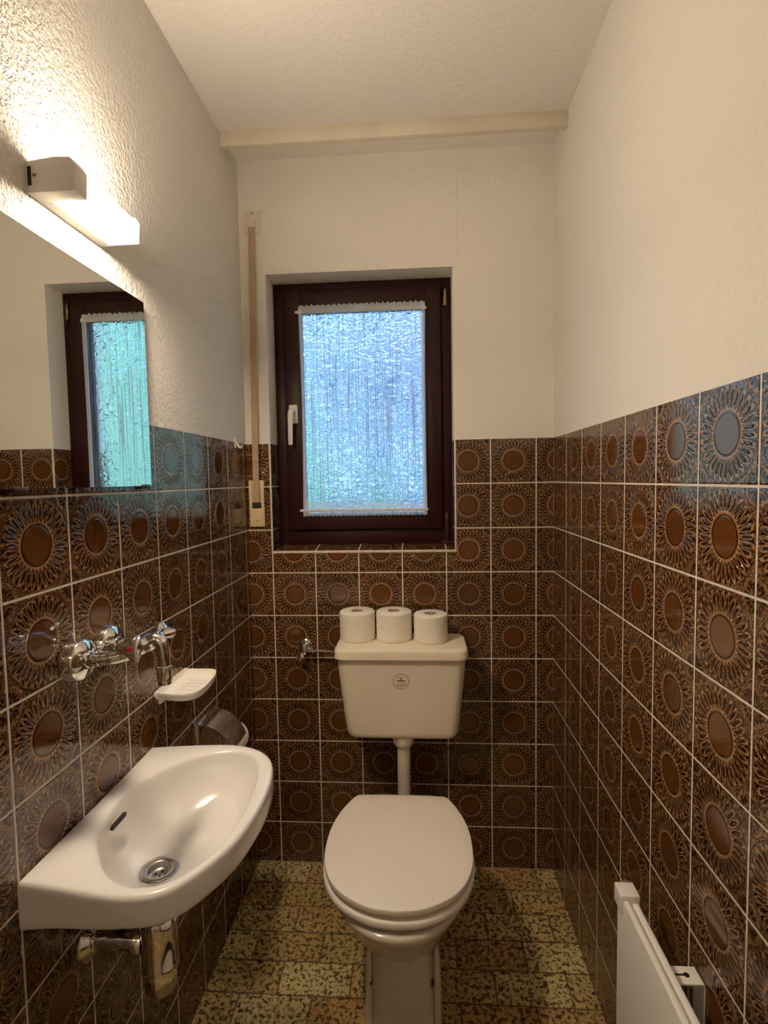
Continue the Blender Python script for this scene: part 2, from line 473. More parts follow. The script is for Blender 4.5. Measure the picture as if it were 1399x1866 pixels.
# curtain
cur = thing('sheer_curtain', 'gathered white sheer curtain on two rods over the frosted window pane', 'curtain', (.40,.060,1.243))
def fold(x, z):
    a = .0016*math.sin(x*260+1.3*math.sin(x*41)) + .0014*math.sin(x*431+2.1) + .0012*math.sin(x*147+.6)
    return a
bm = bmesh.new()
NX, zsamp = 360, [1.243,1.247,1.252,1.258,1.262,1.266,1.272,1.285,1.31,1.36,1.45,1.6,1.75,1.88,1.93,1.943,1.948,1.953,1.957,1.962,1.968,1.974]
grid = []
for j, z in enumerate(zsamp):
    row = []
    for i in range(NX+1):
        f = i/NX
        sag = .004*math.sin(PI*(z-1.26)/.69) if 1.26 < z < 1.95 else 0
        xa, xb = .1815+sag, .6205-sag*.6
        x = xa+(xb-xa)*f
        near = min(abs(z-1.262), abs(z-1.953))
        amp = 1.0 if 1.3 < z < 1.92 else .8
        y = .0585 + fold(x, z)*amp
        if near < .006: y = .0505 + fold(x,z)*.35
        if z > 1.962:
            y = .0545 + .0035*math.sin(x*520+2*math.sin(x*70)); z_ = z + .0022*math.sin(x*333)*((z-1.962)/.012)+.0016*math.sin(x*611)*((z-1.962)/.012)
        elif z < 1.256:
            y = .0545 + .0035*math.sin(x*610+2*math.sin(x*90)); z_ = z + .0012*math.sin(x*430)*((1.256-z)/.013)
        else: z_ = z
        row.append(bm.verts.new((x,y,z_)))
    grid.append(row)
for a, b in zip(grid[:-1], grid[1:]):
    for i in range(NX): bm.faces.new([a[i],a[i+1],b[i+1],b[i]])
finish(bm,'curtain_fabric',M_sheer,cur,angle=180)
for z in (1.953, 1.262):
    bm = bmesh.new()
    lathe(bm, (.168,.0575,z), (1,0,0), [(0,.0015),(.002,.0038),(.006,.0050),(.012,.0045),(.446,.0045),(.452,.0050),(.456,.0038),(.458,.0015)], 16)
    finish(bm,'curtain_rod',M_whitepl,cur)
    
# ------------------------------------------------------------------ roller shutter strap
ss = thing('shutter_strap', 'beige roller-shutter strap running down the wall left of the window', 'strap', (.034,-.006,1.213))
bm = bmesh.new()
box(bm, (.0195,-.004,2.197),(.0735,0,2.271), .0012); box(bm, (.031,-.014,2.215),(.059,-.003,2.240), .002)
tp = finish(bm,'strap_guide',M_cream,ss)
bm = bmesh.new(); lathe(bm, (.0465,-.0045,2.262), (0,-1,0), [(0,.0028),(.001,.0024)], 12); finish(bm,'screw',M_brass,tp)
bm = bmesh.new()
pts = [(.0455,2.222),(.0445,2.10),(.0425,1.95),(.0400,1.75),(.0375,1.55),(.0355,1.42),(.0340,1.33),(.0335,1.297)]
pp = catmull([(a,0,b) for a,b in pts], 6)
r1=[]
for i,p in enumerate(pp):
    w = .0108; f = i/(len(pp)-1)
    y = -.011-.004*math.sin(PI*f) if f < .97 else -.010
    r1.append([Vector((p.x-w,y,p.z)),Vector((p.x+w,y,p.z)),Vector((p.x+w,y+.0013,p.z)),Vector((p.x-w,y+.0013,p.z))])
loft(bm, r1); finish(bm,'strap',M_strap,ss)
bm = bmesh.new()
box(bm, (.0075,-.008,1.213),(.0175,0,1.373), .0015); box(bm, (.050,-.008,1.213),(.0595,0,1.373), .0015)
box(bm, (.0170,-.008,1.213),(.0505,0,1.278), .0015); box(bm, (.0170,-.003,1.278),(.0505,0,1.373), .0005)
wb = finish(bm,'strap_winder',M_yellowpl,ss)
bm = bmesh.new(); box(bm, (.018,-.0088,1.276),(.049,-.003,1.297), .001); finish(bm,'winder_slot',M_black,wb)
bm = bmesh.new(); lathe(bm, (.0345,-.008,1.235), (0,-1,0), [(0,.0030),(.001,.0026)], 12); finish(bm,'screw',M_brass,wb)

# small hook on the left wall
bm = bmesh.new()
box(bm, (0,-.116,1.478),(.004,-.098,1.512), .002)
tube(bm, catmull([(.003,-.107,1.495),(.009,-.107,1.490),(.013,-.107,1.481),(.019,-.107,1.479),(.022,-.107,1.487)],5), .003, 10)
tag(finish(bm,'wall_hook',M_whitepl), 'small white stick-on hook on the top tile row near the strap', 'hook')

# ------------------------------------------------------------------ mirror
def mirror_tf(o):
    # the glass leans a hair from the wall
    pass
mr = thing('wall_mirror', 'frameless rectangular mirror on the left wall under the lamp', 'mirror', (.004,-.97,1.363))
MY0, MY1, MZ0, MZ1, MX = -1.30, -.667, 1.363, 1.754, .009
bm = bmesh.new()
xb, xt = .009, .009
vs = [(xb-.005,MY0,MZ0),(xb,MY0,MZ0),(xb,MY1,MZ0),(xb-.005,MY1,MZ0)]; vt = [(xt-.005,MY0,MZ1),(xt,MY0,MZ1),(xt,MY1,MZ1),(xt-.005,MY1,MZ1)]
loft(bm, [vs, vt])
finish(bm,'mirror_glass',M_mirror,mr,smooth=False)
for y in (-.690,-1.045):
    bm = bmesh.new(); box(bm, (0,y-.014,MZ0-.006),(xb+.003,y+.014,MZ0+.003), .001); finish(bm,'mirror_clip',M_brownmetal,mr)

# ------------------------------------------------------------------ wall lamp
wl = thing('wall_lamp', 'lit white box wall lamp above the mirror', 'lamp', (0,-.8925,1.813))
def lamp_prof(s=0.0, x0=0.0):
    return [(x0,1.8125+s),(.078-s,1.8125+s),(.0805-s,1.850-s*.3),(.0715-s,1.8625-s),(.046,1.864-s),(x0,1.8585-s)]
def prism_y(bm, prof, y0, y1, bev=0):
    r = [[(x,y,z) for x,z in prof] for y in (y0,y1)]
    loft(bm, r)
    if bev: bmesh.ops.bevel(bm, geom=list(bm.edges), offset=bev, segments=2, profile=.5, affect='EDGES')
bm = bmesh.new(); prism_y(bm, lamp_prof(), -.986, -.957, .0012); cap = finish(bm,'end_cap',M_white,wl)
bm = bmesh.new(); box(bm, (.004,-.9868,1.823),(.0095,-.9858,1.851)); finish(bm,'vent_slot',M_black,cap)
bm = bmesh.new(); lathe(bm, (.0145,-.986,1.838), (0,-1,0), [(0,.0028),(.001,.0024)], 12); finish(bm,'screw',M_brass,cap)
bm = bmesh.new(); box(bm, (0,-.957,1.8125),(.021,-.803,1.8585), .0012); finish(bm,'base_rail',M_white,wl)
bm = bmesh.new(); prism_y(bm, [(x,z) for x,z in lamp_prof(.001)], -.803, -.798, .0008); finish(bm,'end_plate',M_white,wl)
bm = bmesh.new(); prism_y(bm, lamp_prof(.0035,.021), -.957, -.803, .002)
for f_ in bm.faces:
    c_ = f_.calc_center_median(); f_.material_index = 1 if c_.x > .0765 else 2 if c_.z < 1.8175 else 0
finish(bm,'lamp_diffuser',[M_diff, M_difff, M_diffb],wl)

# ------------------------------------------------------------------ wash basin
wb_ = thing('wash_basin', 'small white ceramic wash basin hung on the left wall', 'basin', (0,-.90,.72))
curve = catmull([(.0005,-.699,0),(.06,-.690,0),(.111,-.684,0),(.165,-.681,0),(.210,-.688,0),(.248,-.707,0),(.277,-.738,0),(.293,-.779,0),(.302,-.835,0),(.303,-.902,0),(.291,-.986,0),(.266,-1.045,0),(.243,-1.079,0),(.222,-1.096,0),(.195,-1.105,0),(.157,-1.107,0),(.108,-1.101,0),(.057,-1.093,0),(.0005,-1.086,0)], 6)
outer = [(p.x,p.y) for p in curve]
inner = [(p.x,p.y) for p in catmull([(q[0],q[1],0) for q in [(.075,-1.013),(.053,-.978),(.041,-.935),(.037,-.885),(.046,-.833),(.071,-.783),(.112,-.739),(.158,-.716),(.204,-.712),(.238,-.732),(.261,-.773),(.273,-.829),(.277,-.905),(.270,-.982),(.254,-1.028),(.232,-1.062),(.205,-1.079),(.170,-1.083),(.136,-1.071),(.104,-1.046)]], 5, True)]
CX, CY = .150, -.900
NA = 128
angs = [2*PI*i/NA for i in range(NA)]
for c in (outer[0], outer[-1]):     # exact corners at the wall
    a = math.atan2(c[1]-CY, c[0]-CX) % (2*PI)
    k = min(range(NA), key=lambda i: abs(((angs[i]-a+PI) % (2*PI))-PI)); angs[k] = a
RO = [raycast(outer, (CX,CY), a) for a in angs]; RI = [raycast(inner, (CX,CY), a) for a in angs]
DC = (.128,-.925)
def b_ring(rad, z, mixd=0, dr=.03, inset=0):
    out = []
    for a, r in zip(angs, rad):
        x, y = CX+math.cos(a)*(r-inset), CY+math.sin(a)*(r-inset)
        if inset and r is not None: x = max(x, .0005)
        dx, dy = DC[0]+math.cos(a)*dr, DC[1]+math.sin(a)*dr
        out.append((max(x+(dx-x)*mixd,.0005), y+(dy-y)*mixd, z))
    return out
def up_(r, k=1.0): return [(x,y,z+.030*k*min(1,x/.17)**.8) for x,y,z in r]
bm = bmesh.new()
rings = [b_ring(RO,.655,1,.030), b_ring(RO,.668,.93,.030), up_(b_ring(RO,.680,.62,.03)), up_(b_ring(RO,.695,.34)), up_(b_ring(RO,.708,.12)), up_(b_ring(RO,.7135,.035)), up_(b_ring(RO,.7175,.008)),
         up_(b_ring(RO,.724,0,inset=.0005)), up_(b_ring(RO,.745,0),.4), b_ring(RO,.780,0), b_ring(RO,.7865,0,inset=.0008), b_ring(RO,.7910,0,inset=.0030), b_ring(RO,.7930,0,inset=.0065),
         b_ring(RI,.7922,0,inset=-.0065), b_ring(RI,.7905,0,inset=-.002), b_ring(RI,.786,0,inset=.0015), b_ring(RI,.776,0,inset=.0045), b_ring(RI,.760,.05,inset=.006),
         b_ring(RI,.740,.13,inset=.006), b_ring(RI,.722,.26,.03,.006), b_ring(RI,.709,.43,.03,.005), b_ring(RI,.7005,.62,.03,.004), b_ring(RI,.695,.82,.031,.003), b_ring(RI,.692,1,.033), b_ring(RI,.682,1,.030), b_ring(RI,.662,1,.026)]
loft(bm, rings)
basin = finish(bm,'basin_bowl',M_ceramic,wb_,angle=60)
bm = bmesh.new()
lathe(bm, (DC[0],DC[1],.6905), (0,0,1), [(-.03,.024),(-.012,.0235),(-.006,.0245),(-.001,.0265),(.0015,.0315),(.0024,.0325),(.0030,.0315),(.0028,.0225),(.0015,.0200),(-.004,.0188),(-.0085,.0175),(-.010,.0150),(-.0105,.001)], 48, True, True)
dr = finish(bm,'basin_drain',M_steel,wb_)
bm = bmesh.new()
for k in range(5):
    a = 2*PI*k/5+.3
    lathe(bm, (DC[0]+.0095*math.cos(a),DC[1]+.0095*math.sin(a),.6797), (0,0,1), [(0,.0029),(.0008,.0029)], 14)
lathe(bm, (DC[0],DC[1],.6797), (0,0,1), [(0,.0020),(.0012,.0016)], 12)
finish(bm,'drain_holes',M_black,dr)
bm = bmesh.new()
ov = Vector((.0525,-.919,.7735)); 
rr = []
for s_ in (-.0012, .004):
    rr.append([(ov.x+s_+ (z*.22), ov.y+y, ov.z+z) for y, z in [(q[0],q[1]) for q in rrect(0,0,.021,.0045,.0035,5)]])
loft(bm, rr); finish(bm,'overflow_slot',M_black,wb_)

# bottle trap
TX, TY = DC[0]-.002, -.932
bt = thing('bottle_trap', 'chrome bottle trap under the wash basin', 'drain pipe', (DC[0],DC[1],.50))
bm = bmesh.new()
lathe(bm, (TX,TY,.6545), (0,0,-1), [(0,.028),(.003,.033),(.016,.033),(.020,.028),(.022,.019),(.040,.019)], 40)
finish(bm,'drain_nut',M_chrome,bt)
bm = bmesh.new()
lathe(bm, (TX,TY,.620), (0,0,-1), [(0,.019),(.003,.030),(.010,.0325),(.020,.0325),(.022,.0295),(.085,.0295),(.088,.031),(.100,.031),(.103,.027),(.135,.0265),(.142,.022),(.145,.010)], 40)
finish(bm,'trap_cup',M_chrome,bt)
bm = bmesh.new()
lathe(bm, (TX-.026,TY,.566), (-1,0,0), [(0,.020),(.004,.022),(.016,.022),(.018,.0165),(.100,.0165)], 32)
finish(bm,'waste_pipe',M_chrome,bt)
bm = bmesh.new()
lathe(bm, (0.0005,TY,.566), (1,0,0), [(0,.036),(.004,.035),(.010,.024),(.014,.019)], 32)
finish(bm,'wall_rosette',M_chrome,bt)

# ------------------------------------------------------------------ faucet
fa = thing('wall_faucet', 'chrome two-handle wall faucet above the wash basin', 'faucet', (0,-.90,1.075))
YN, YR, ZR = -.944, -.860, 1.073
FX, FZ = .108, 1.087
for y in (YN, YR):
    bm = bmesh.new()
    lathe(bm, (0.0005,y,ZR), (1,0,0), [(0,.0335),(.001,.0345),(.021,.0345),(.0235,.0335),(.0265,.030),(.031,.020),(.034,.0145)], 40)
    rs = finish(bm,'wall_rosette',M_chrome,fa)
    bm = bmesh.new()
    lathe(bm, (.032,y,ZR), (1,0,0), [(0,.014),(.010,.0145),(.011,.0115),(.020,.0105)], 6 if 0 else 32)
    tube(bm, catmull([(.045,y,ZR),(.065,y*.93+(-.902)*.07,ZR+.001),(.085,y*.8+(-.902)*.2,ZR+.004),(FX,y*.6+(-.902)*.4,FZ)],6), [.0105]*7+[.0115]*6+[.0125]*6, 20)
    finish(bm,'inlet_pipe',M_chrome,fa)
bm = bmesh.new()
lathe(bm, (FX,-.928,FZ), (0,1,0), [(0,.010),(.004,.0135),(.022,.0145),(.034,.0165),(.044,.0145),(.062,.0135),(.066,.010)], 36)
finish(bm,'faucet_body',M_chrome,fa)
def knob(base, d, dot):
    bm = bmesh.new(); o = Vector(base); d_, u, v = frame_of(d)
    rings = []
    for t, r, lob in [(0,.008,0),(.004,.0095,0),(.010,.0090,.05),(.018,.0115,.16),(.028,.0155,.26),(.034,.0185,.30),(.037,.0180,.30),(.0385,.015,.28)]:
        rings.append([o+d_*t+(u*math.cos(a)+v*math.sin(a))*r*(1+lob*math.cos(3*a)) for a in [2*PI*k/48 for k in range(48)]])
    loft(bm, rings); k = finish(bm,'faucet_handle',M_chrome,fa)
    bm = bmesh.new(); lathe(bm, o+d_*.038, d_, [(0,.0046),(.0015,.0044),(.002,.003)], 20)
    finish(bm,'temperature_dot',dot,k)
knob((FX+.001,-.922,FZ+.002), (.12,-1,.20), M_red)
knob((FX,-.868,FZ), (-.02,1,-.02), M_blue)
bm = bmesh.new()
sp = catmull([(FX+.004,-.902,FZ),(FX+.017,-.902,FZ+.008),(FX+.029,-.902,FZ+.002),(FX+.033,-.902,FZ-.018),(FX+.033,-.902,FZ-.040)],7)
tube(bm, sp, [.0125-.0020*i/(len(sp)-1) for i in range(len(sp))], 24)
so = finish(bm,'faucet_spout',M_chrome,fa)
bm = bmesh.new(); lathe(bm, (FX+.033,-.902,FZ-.038), (0,0,-1), [(0,.0115),(.001,.0132),(.004,.0132),(.005,.0125),(.026,.0125),(.027,.0115),(.033,.0112),(.033,.0090),(.029,.0085)], 32)
finish(bm,'aerator',M_chrome,so)

# soap dish
sd = thing('soap_dish', 'shallow white plastic soap dish fixed to the tiles behind the faucet', 'soap dish', (0,-.61,.885))
plan = catmull([(.002,-.676,0),(.004,-.538,0)],2)
out_pl = [(.002,-.674),(.002,-.540),(.010,-.536),(.050,-.536),(.078,-.538),(.091,-.552),(.098,-.580),(.102,-.620),(.102,-.650),(.096,-.676),(.080,-.690),(.055,-.693),(.012,-.684)]
dense = [(p.x,p.y) for p in catmull([(a,b,0) for a,b in out_pl],5,True)]
cx_, cy_ = .050,-.615
def sr(s, z, tx=0): return [(max(cx_+(x-cx_)*s,.0008), cy_+(y-cy_)*s, z) for x,y in dense]
bm = bmesh.new()
loft(bm, [sr(.86,.889), sr(.93,.8905), sr(.985,.898), sr(1.0,.906), sr(.995,.9075), sr(.965,.9075), sr(.945,.903), sr(.90,.8955), sr(.85,.8935)])
for k in range(5):
    y = -.655+.02*k
    box(bm, (.035,y-.002,.893),(.075,y+.002,.8955), .0008)
finish(bm,'dish_tray',M_whitepl,sd)
bm = bmesh.new(); box(bm, (0.0005,-.664,.872),(.006,-.640,.893), .001); finish(bm,'dish_bracket',M_whitepl,sd)

# ------------------------------------------------------------------ toilet paper holder on the left wall
th_ = thing('toilet_paper_holder', 'worn chrome toilet paper holder with curved cover beyond the basin', 'paper holder', (0,-.41,.70))
bm = bmesh.new(); box(bm, (.0005,-.480,.612),(.004,-.341,.738), .001); box(bm, (.0035,-.480,.7325),(.010,-.341,.7385), .001)
finish(bm,'back_plate',M_chrome,th_)
bm = bmesh.new()
arc = catmull([(.012,0,.733),(.030,0,.7315),(.052,0,.7225),(.073,0,.706),(.090,0,.684),(.098,0,.664)],6)
rr = []
for y in (-.478,-.374):
    rr.append([(p.x,y,p.z) for p in arc]+[(p.x-.001,y,p.z-.0018) for p in reversed(arc)])
loft(bm, rr); finish(bm,'holder_cover',M_chrome_worn,th_)
bm = bmesh.new(); ck = [(.004,.612),(.030,.612),(.062,.640),(.075,.668),(.071,.700),(.052,.7195),(.030,.7285),(.004,.732)]
loft(bm, [[(x,-.4775,z) for x,z in ck],[(x,-.4755,z) for x,z in ck]]); finish(bm,'side_cheek',M_chrome,th_)
bm = bmesh.new()
tube(bm, [(.054,-.476,.648),(.054,-.350,.648)], .0035, 10)
finish(bm,'roll_bar',M_chrome,th_)

def make_roll(name, label, c, axis, R, L, group=None):
    r = thing(name, label, 'toilet paper', c, group)
    bm = bmesh.new(); ri = .0205
    prof = [(0,ri),(0,R-.003),(.002,R-.0008),(.006,R)]+[(L*k/12+.0,R+.0006*math.sin(k*2.3)) for k in range(1,12)]+[(L-.006,R),(L-.002,R-.001),(L,R-.0035),(L,ri)]
    d, u, v = frame_of(axis); o = Vector(c); n = 56; rings=[]
    for t,rad in prof:
        rings.append([o+d*t+(u*math.cos(2*PI*i/n)+v*math.sin(2*PI*i/n))*(rad if rad < .03 else rad*(1+.005*math.sin(3*2*PI*i/n+t*20)+.003*math.sin(5*2*PI*i/n-t*31))) for i in range(n)])
    rings.append(rings[0])
    loft(bm, rings, False, False); bmesh.ops.remove_doubles(bm, verts=bm.verts, dist=1e-6)
    finish(bm,'paper_roll',M_paper,r,angle=50)
    bm = bmesh.new()
    lathe(bm, o+d*.0005, axis, [(0,ri-.0002),(L-.001,ri-.0002),(L-.001,ri-.0014),(0,ri-.0014),(0,ri-.0002)], 32, False, False)
    finish(bm,'cardboard_core',M_card,r)
    return r
make_roll('toilet_roll','partly used white toilet roll hanging in the chrome wall holder',(.054,-.452,.648),(0,1,0),.0455,.098)

# ------------------------------------------------------------------ cistern
XC = .528
ci = thing('toilet_cistern', 'cream plastic toilet cistern mounted on the back wall', 'cistern', (XC,-.09,.53))
def yfront(z): return -.150-.024*(z-.54)/.265
bm = bmesh.new(); rings = []
for z, ins in [(.5335,.030),(.5345,.018),(.5385,.008),(.546,.0025),(.556,.0),(.60,0),(.66,0),(.72,0),(.78,0),(.809,0)]:
    f = max(0,(z-.54)/.265); hx = .179+.026*f**.9; yf = yfront(z)
    yb = -.001
    pts_ = rrect(XC, (yf+yb)/2, hx-ins, (yb-yf)/2-ins*.6, max(.032-ins*.5,.01), 8)
    rings.append([(x,min(y,yb),z) for x,y in pts_])
loft(bm, rings); finish(bm,'cistern_tank',M_plastic_tank,ci,angle=50)
bm = bmesh.new(); rings = []
for z, ins in [(.8065,.002),(.8075,0),(.830,.0),(.8365,.0022),(.8392,.0055),(.8402,.011)]:
    pts_ = rrect(XC, -.0945, .2105-ins, .0925-ins, .030, 8)
    rings.append([(x,y,z) for x,y in pts_])
loft(bm, rings); finish(bm,'cistern_lid',M_plastic_tank,ci,angle=50)
bm = bmesh.new()
def on_tank(x, z, off=.0006): return (x, yfront(z)-off, z)
LX, LZ = .5275, .733
def ink_quad(bm, x0, x1, z0, z1):
    a = [on_tank(x0,z0),on_tank(x1,z0),on_tank(x1,z1),on_tank(x0,z1)]; b = [on_tank(x0,z0,-.0004),on_tank(x1,z0,-.0004),on_tank(x1,z1,-.0004),on_tank(x0,z1,-.0004)]
    loft(bm, [a,b])
n = 56; ra = []
for rad, off in ((.0256,.0006),(.0243,.0006),(.0243,-.0004),(.0256,-.0004),(.0256,.0006)):
    ra.append([on_tank(LX+rad*math.cos(2*PI*k/n), LZ+rad*math.sin(2*PI*k/n), off) for k in range(n)])
loft(bm, ra, False, False)
rnd = random.Random(3)
for z, hw, h in ((LZ-.0075,.0185,.0011),(LZ-.0120,.0160,.0011),(LZ-.0162,.0120,.0013),(LZ+.0140,.010,.0010)):
    x = LX-hw
    while x < LX+hw:
        w = rnd.uniform(.0007,.0022); ink_quad(bm, x, min(x+w,LX+hw), z-h*rnd.uniform(.4,1)/1, z+h*rnd.uniform(.4,1)); x += w+rnd.uniform(.0004,.001)
for k in range(9):
    a = (k-4)/4.5; ink_quad(bm, LX+.0140*a-.0012, LX+.0140*a+.0010, LZ+.0015-.0020*math.sqrt(1-a*a*.8), LZ+.0018+.0035*math.sqrt(1-a*a*.8))
ink_quad(bm, LX-.002, LX+.001, LZ+.006, LZ+.0115); ink_quad(bm, LX-.0125, LX-.0095, LZ+.0085, LZ+.0110)
lg = finish(bm,'printed_emblem',M_ink,ci,smooth=False); lg['label'] = 'small round printed maker emblem in dark ink'

fp = thing('flush_pipe', 'cream plastic flush pipe from the cistern down to the toilet', 'pipe', (XC+.003,-.10,.30))
px_ = XC+.003
bm = bmesh.new()
tube(bm, catmull([(px_,-.105,.520),(px_,-.105,.42),(px_,-.105,.335),(px_,-.112,.312),(px_,-.135,.300),(px_,-.175,.298)],6), .0215, 28)
p1 = finish(bm,'pipe_bend',M_pipe,fp)
bm = bmesh.new(); lathe(bm, (px_,-.105,.5345), (0,0,-1), [(0,.036),(.020,.0355),(.030,.033),(.040,.026),(.044,.0218)], 36); finish(bm,'pipe_collar',M_pipe,fp)

# ------------------------------------------------------------------ toilet
to = thing('toilet', 'white ceramic toilet with closed cream lid standing on the floor', 'toilet', (XC,-.45,0))
half = [(0,-.274),(.06,-.2742),(.118,-.2755),(.132,-.281),(.143,-.296),(.169,-.355),(.1845,-.42),(.188,-.48),(.184,-.54),(.168,-.592),(.143,-.632),(.105,-.664),(.055,-.687),(0,-.6945)]
def outline(n=3):
    c = catmull([(a,b,0) for a,b in half], n)
    R_ = [(p.x,p.y) for p in c]; L_ = [(-p.x,p.y) for p in c[1:-1]][::-1]
    return R_+L_
OUT = outline(4); CYT = -.485
def o_ring(z, ins=0, ybk=None):
    out = []
    for x, y in OUT:
        l = math.hypot(x, y-CYT); s = (l-ins)/l
        out.append((XC+x*s, CYT+(y-CYT)*s, z))
    return out
bm = bmesh.new(); loft(bm, [o_ring(.4145,.012),o_ring(.4145,.003),o_ring(.4155,.0008),o_ring(.4175,0),o_ring(.4275,0),o_ring(.4292,.0006),o_ring(.4299,.0020),o_ring(.4302,.03)])
finish(bm,'toilet_lid',M_plastic_lid,to,angle=60)
bm = bmesh.new(); loft(bm, [o_ring(.3850,.010),o_ring(.3852,.003),o_ring(.3870,-.0020),o_ring(.3920,-.0035),o_ring(.4000,-.0035),o_ring(.4035,-.0010),o_ring(.4048,.0030),o_ring(.4050,.065),o_ring(.3850,.075)])
for sx in (-1,1):
    for yy in (-.37,-.60): box(bm, (XC+sx*.09-.02+0,yy-.01,.4040),(XC+sx*.09+.02,yy+.01,.4155), .002); box(bm, (XC+sx*.13-.012,yy-.01,.3740),(XC+sx*.13+.012,yy+.01,.3860), .002)
finish(bm,'toilet_seat',M_plastic_lid,to,angle=60)
# bowl and pedestal as one ceramic body
def body_ring(z, hw, yb, yf, p=2.3, pb=None, n=96):
    cy = (yb+yf)/2; hy = abs(yb-yf)/2; out = []
    for k in range(n):
        a = 2*PI*k/n; c, s = math.cos(a), math.sin(a)
        e = p if s < 0 else (pb or p)
        den = (abs(c)**e+abs(s)**e)**(1/e)
        out.append((XC+.008*(1-z/.39)+hw*c/den, cy+hy*s/den, z))
    return out
bm = bmesh.new()
loft(bm, [body_ring(0,.0970,-.16,-.5585,6,5), body_ring(.012,.0970,-.16,-.5575,6,5), body_ring(.055,.0955,-.17,-.549,6,5), body_ring(.11,.0945,-.18,-.537,6,5),
          body_ring(.160,.0950,-.18,-.530,5,5), body_ring(.182,.0985,-.18,-.540,3.6,5), body_ring(.205,.110,-.18,-.572,2.6,4.5), body_ring(.235,.128,-.18,-.615,2.2,4.5), body_ring(.275,.149,-.18,-.650,2.1,4.5),
          body_ring(.315,.165,-.18,-.673,2.1,4.5), body_ring(.345,.1765,-.18,-.694,2.1,4.5), body_ring(.360,.1815,-.18,-.7035,2.1,4.5), body_ring(.369,.1815,-.18,-.7040,2.1,4.5), body_ring(.3735,.1790,-.182,-.700,2.1,4.5), body_ring(.375,.172,-.188,-.690,2.1,4.5),
          body_ring(.375,.130,-.32,-.645,2.1,3), body_ring(.36,.122,-.33,-.635,2.1,3), body_ring(.27,.10,-.36,-.60,2.1,2.5), body_ring(.21,.05,-.42,-.54,2.1,2.1)])
finish(bm,'toilet_bowl',M_ceramic2,to,angle=60)
# moulded side flanges of the foot
for sx in (-1,1):
    bm = bmesh.new(); x = XC+.007+sx*.0865; rings = []
    for z, yf, w in [(0,-.5545,.0105),(.05,-.5515,.0100),(.12,-.5455,.0090),(.160,-.5400,.0080),(.176,-.533,.006),(.182,-.52,.003)]:
        rings.append([(px,py,z) for px,py in rrect(x, (yf-.45)/2, w, abs(yf+.45)/2, min(w*.9,.0085), 6)])
    loft(bm, rings); finish(bm,'foot_flange',M_ceramic2,to,angle=60)
for sx in (-1,1):
    bm = bmesh.new(); lathe(bm, (XC+.004+sx*.0765,-.5415,.108), (0,-1,0), [(-.012,.0042),(.004,.0042),(.0065,.0030)], 16)
    s_ = finish(bm,'fixing_screw',M_brass,to)
for sx in (-1,1):
    bm = bmesh.new(); lathe(bm, (XC+sx*.075,-.262,.374), (0,0,1), [(0,.012),(.006,.012),(.010,.008),(.036,.008)], 20)
    lathe(bm, (XC+sx*.075-.018,-.264,.414), (1,0,0), [(0,.007),(.036,.007)], 16); finish(bm,'lid_hinge',M_plastic_lid,to)

# the three spare rolls on the cistern lid
g = 'spare toilet rolls on the cistern'
make_roll('toilet_roll','leftmost of the three spare toilet rolls standing on the cistern',(.3815,-.067,.8402),(0,0,1),.0585,.0945,g)
make_roll('toilet_roll','middle one of the three spare toilet rolls standing on the cistern',(.5035,-.067,.8402),(0,0,1),.0585,.0945,g)
make_roll('toilet_roll','slightly smaller rightmost spare toilet roll, standing nearest the cistern front edge',(.6240,-.085,.8402),(0,0,1),.0545,.0900,g)

# angle valve at the left of the cistern
av = thing('angle_valve', 'small chrome angle valve on the back wall left of the cistern', 'valve', (.190,0,.79))
bm = bmesh.new(); lathe(bm, (.190,-.0005,.793), (0,-1,0), [(0,.0255),(.004,.0245),(.009,.017),(.012,.010),(.030,.009)], 32); finish(bm,'wall_rosette',M_chrome,av)
bm = bmesh.new()
lathe(bm, (.190,-.030,.770), (0,0,1), [(0,.006),(.003,.0095),(.020,.0115),(.034,.0105),(.038,.006)], 28)
lathe(bm, (.190,-.032,.783), (1,0,0), [(0,.0085),(.022,.0085),(.024,.0100),(.032,.0100),(.034,.006)], 6)
finish(bm,'valve_body',M_chrome,av)
bm = bmesh.new(); rings = []
for t_, r in [(0,.006),(.004,.0085),(.016,.0105),(.019,.008)]:
    rings.append([Vector((.181,-.034-t_*.6,.772-t_*.4))+Vector((math.cos(a),0,math.sin(a)))*r*(1+.18*math.cos(4*a)) for a in [2*PI*k/32 for k in range(32)]])
loft(bm, rings); finish(bm,'valve_handle',M_chrome,av)
bm = bmesh.new(); tube(bm, catmull([(.220,-.032,.783),(.25,-.034,.784),(.29,-.040,.7835),(.325,-.05,.783)],6), .0042, 14); finish(bm,'supply_tube',M_chrome,av)

# ------------------------------------------------------------------ radiator
ra_ = thing('panel_radiator', 'white flat panel radiator low on the right wall', 'radiator', (.972,-1.30,.14))
RY0, RY1, RZ0, RZ1 = -2.0, -.800, .14, .584
bm = bmesh.new()
box(bm, (.957,RY0,RZ0),(.968,RY1,RZ1), .003, 3)
box(bm, (.974,RY0,RZ0),(.985,RY1,RZ1-.004), .003, 3)
box(bm, (.966,RY0+.002,RZ0+.01),(.976,RY1-.002,RZ1-.012))
k = 0; y = RY1-.055
while y > RY0+.03:
    # pressed channel ends
    rings = []
    for t_, r in [(0,.0042),(.0006,.0036),(.0010,.0020),(.0012,.0004)]:
        rings.append([(.9572-t_, y+math.cos(a)*r, .520+math.sin(a)*r*4.6) for a in [2*PI*q/20 for q in range(20)]])
    loft(bm, rings); y -= .0667
finish(bm,'radiator_panel',M_white,ra_)
bm = bmesh.new(); box(bm, (.953,RY1-.030,RZ1-.026),(.988,RY1+.006,RZ1+.010), .003, 3); finish(bm,'corner_cap',M_whitepl,ra_)
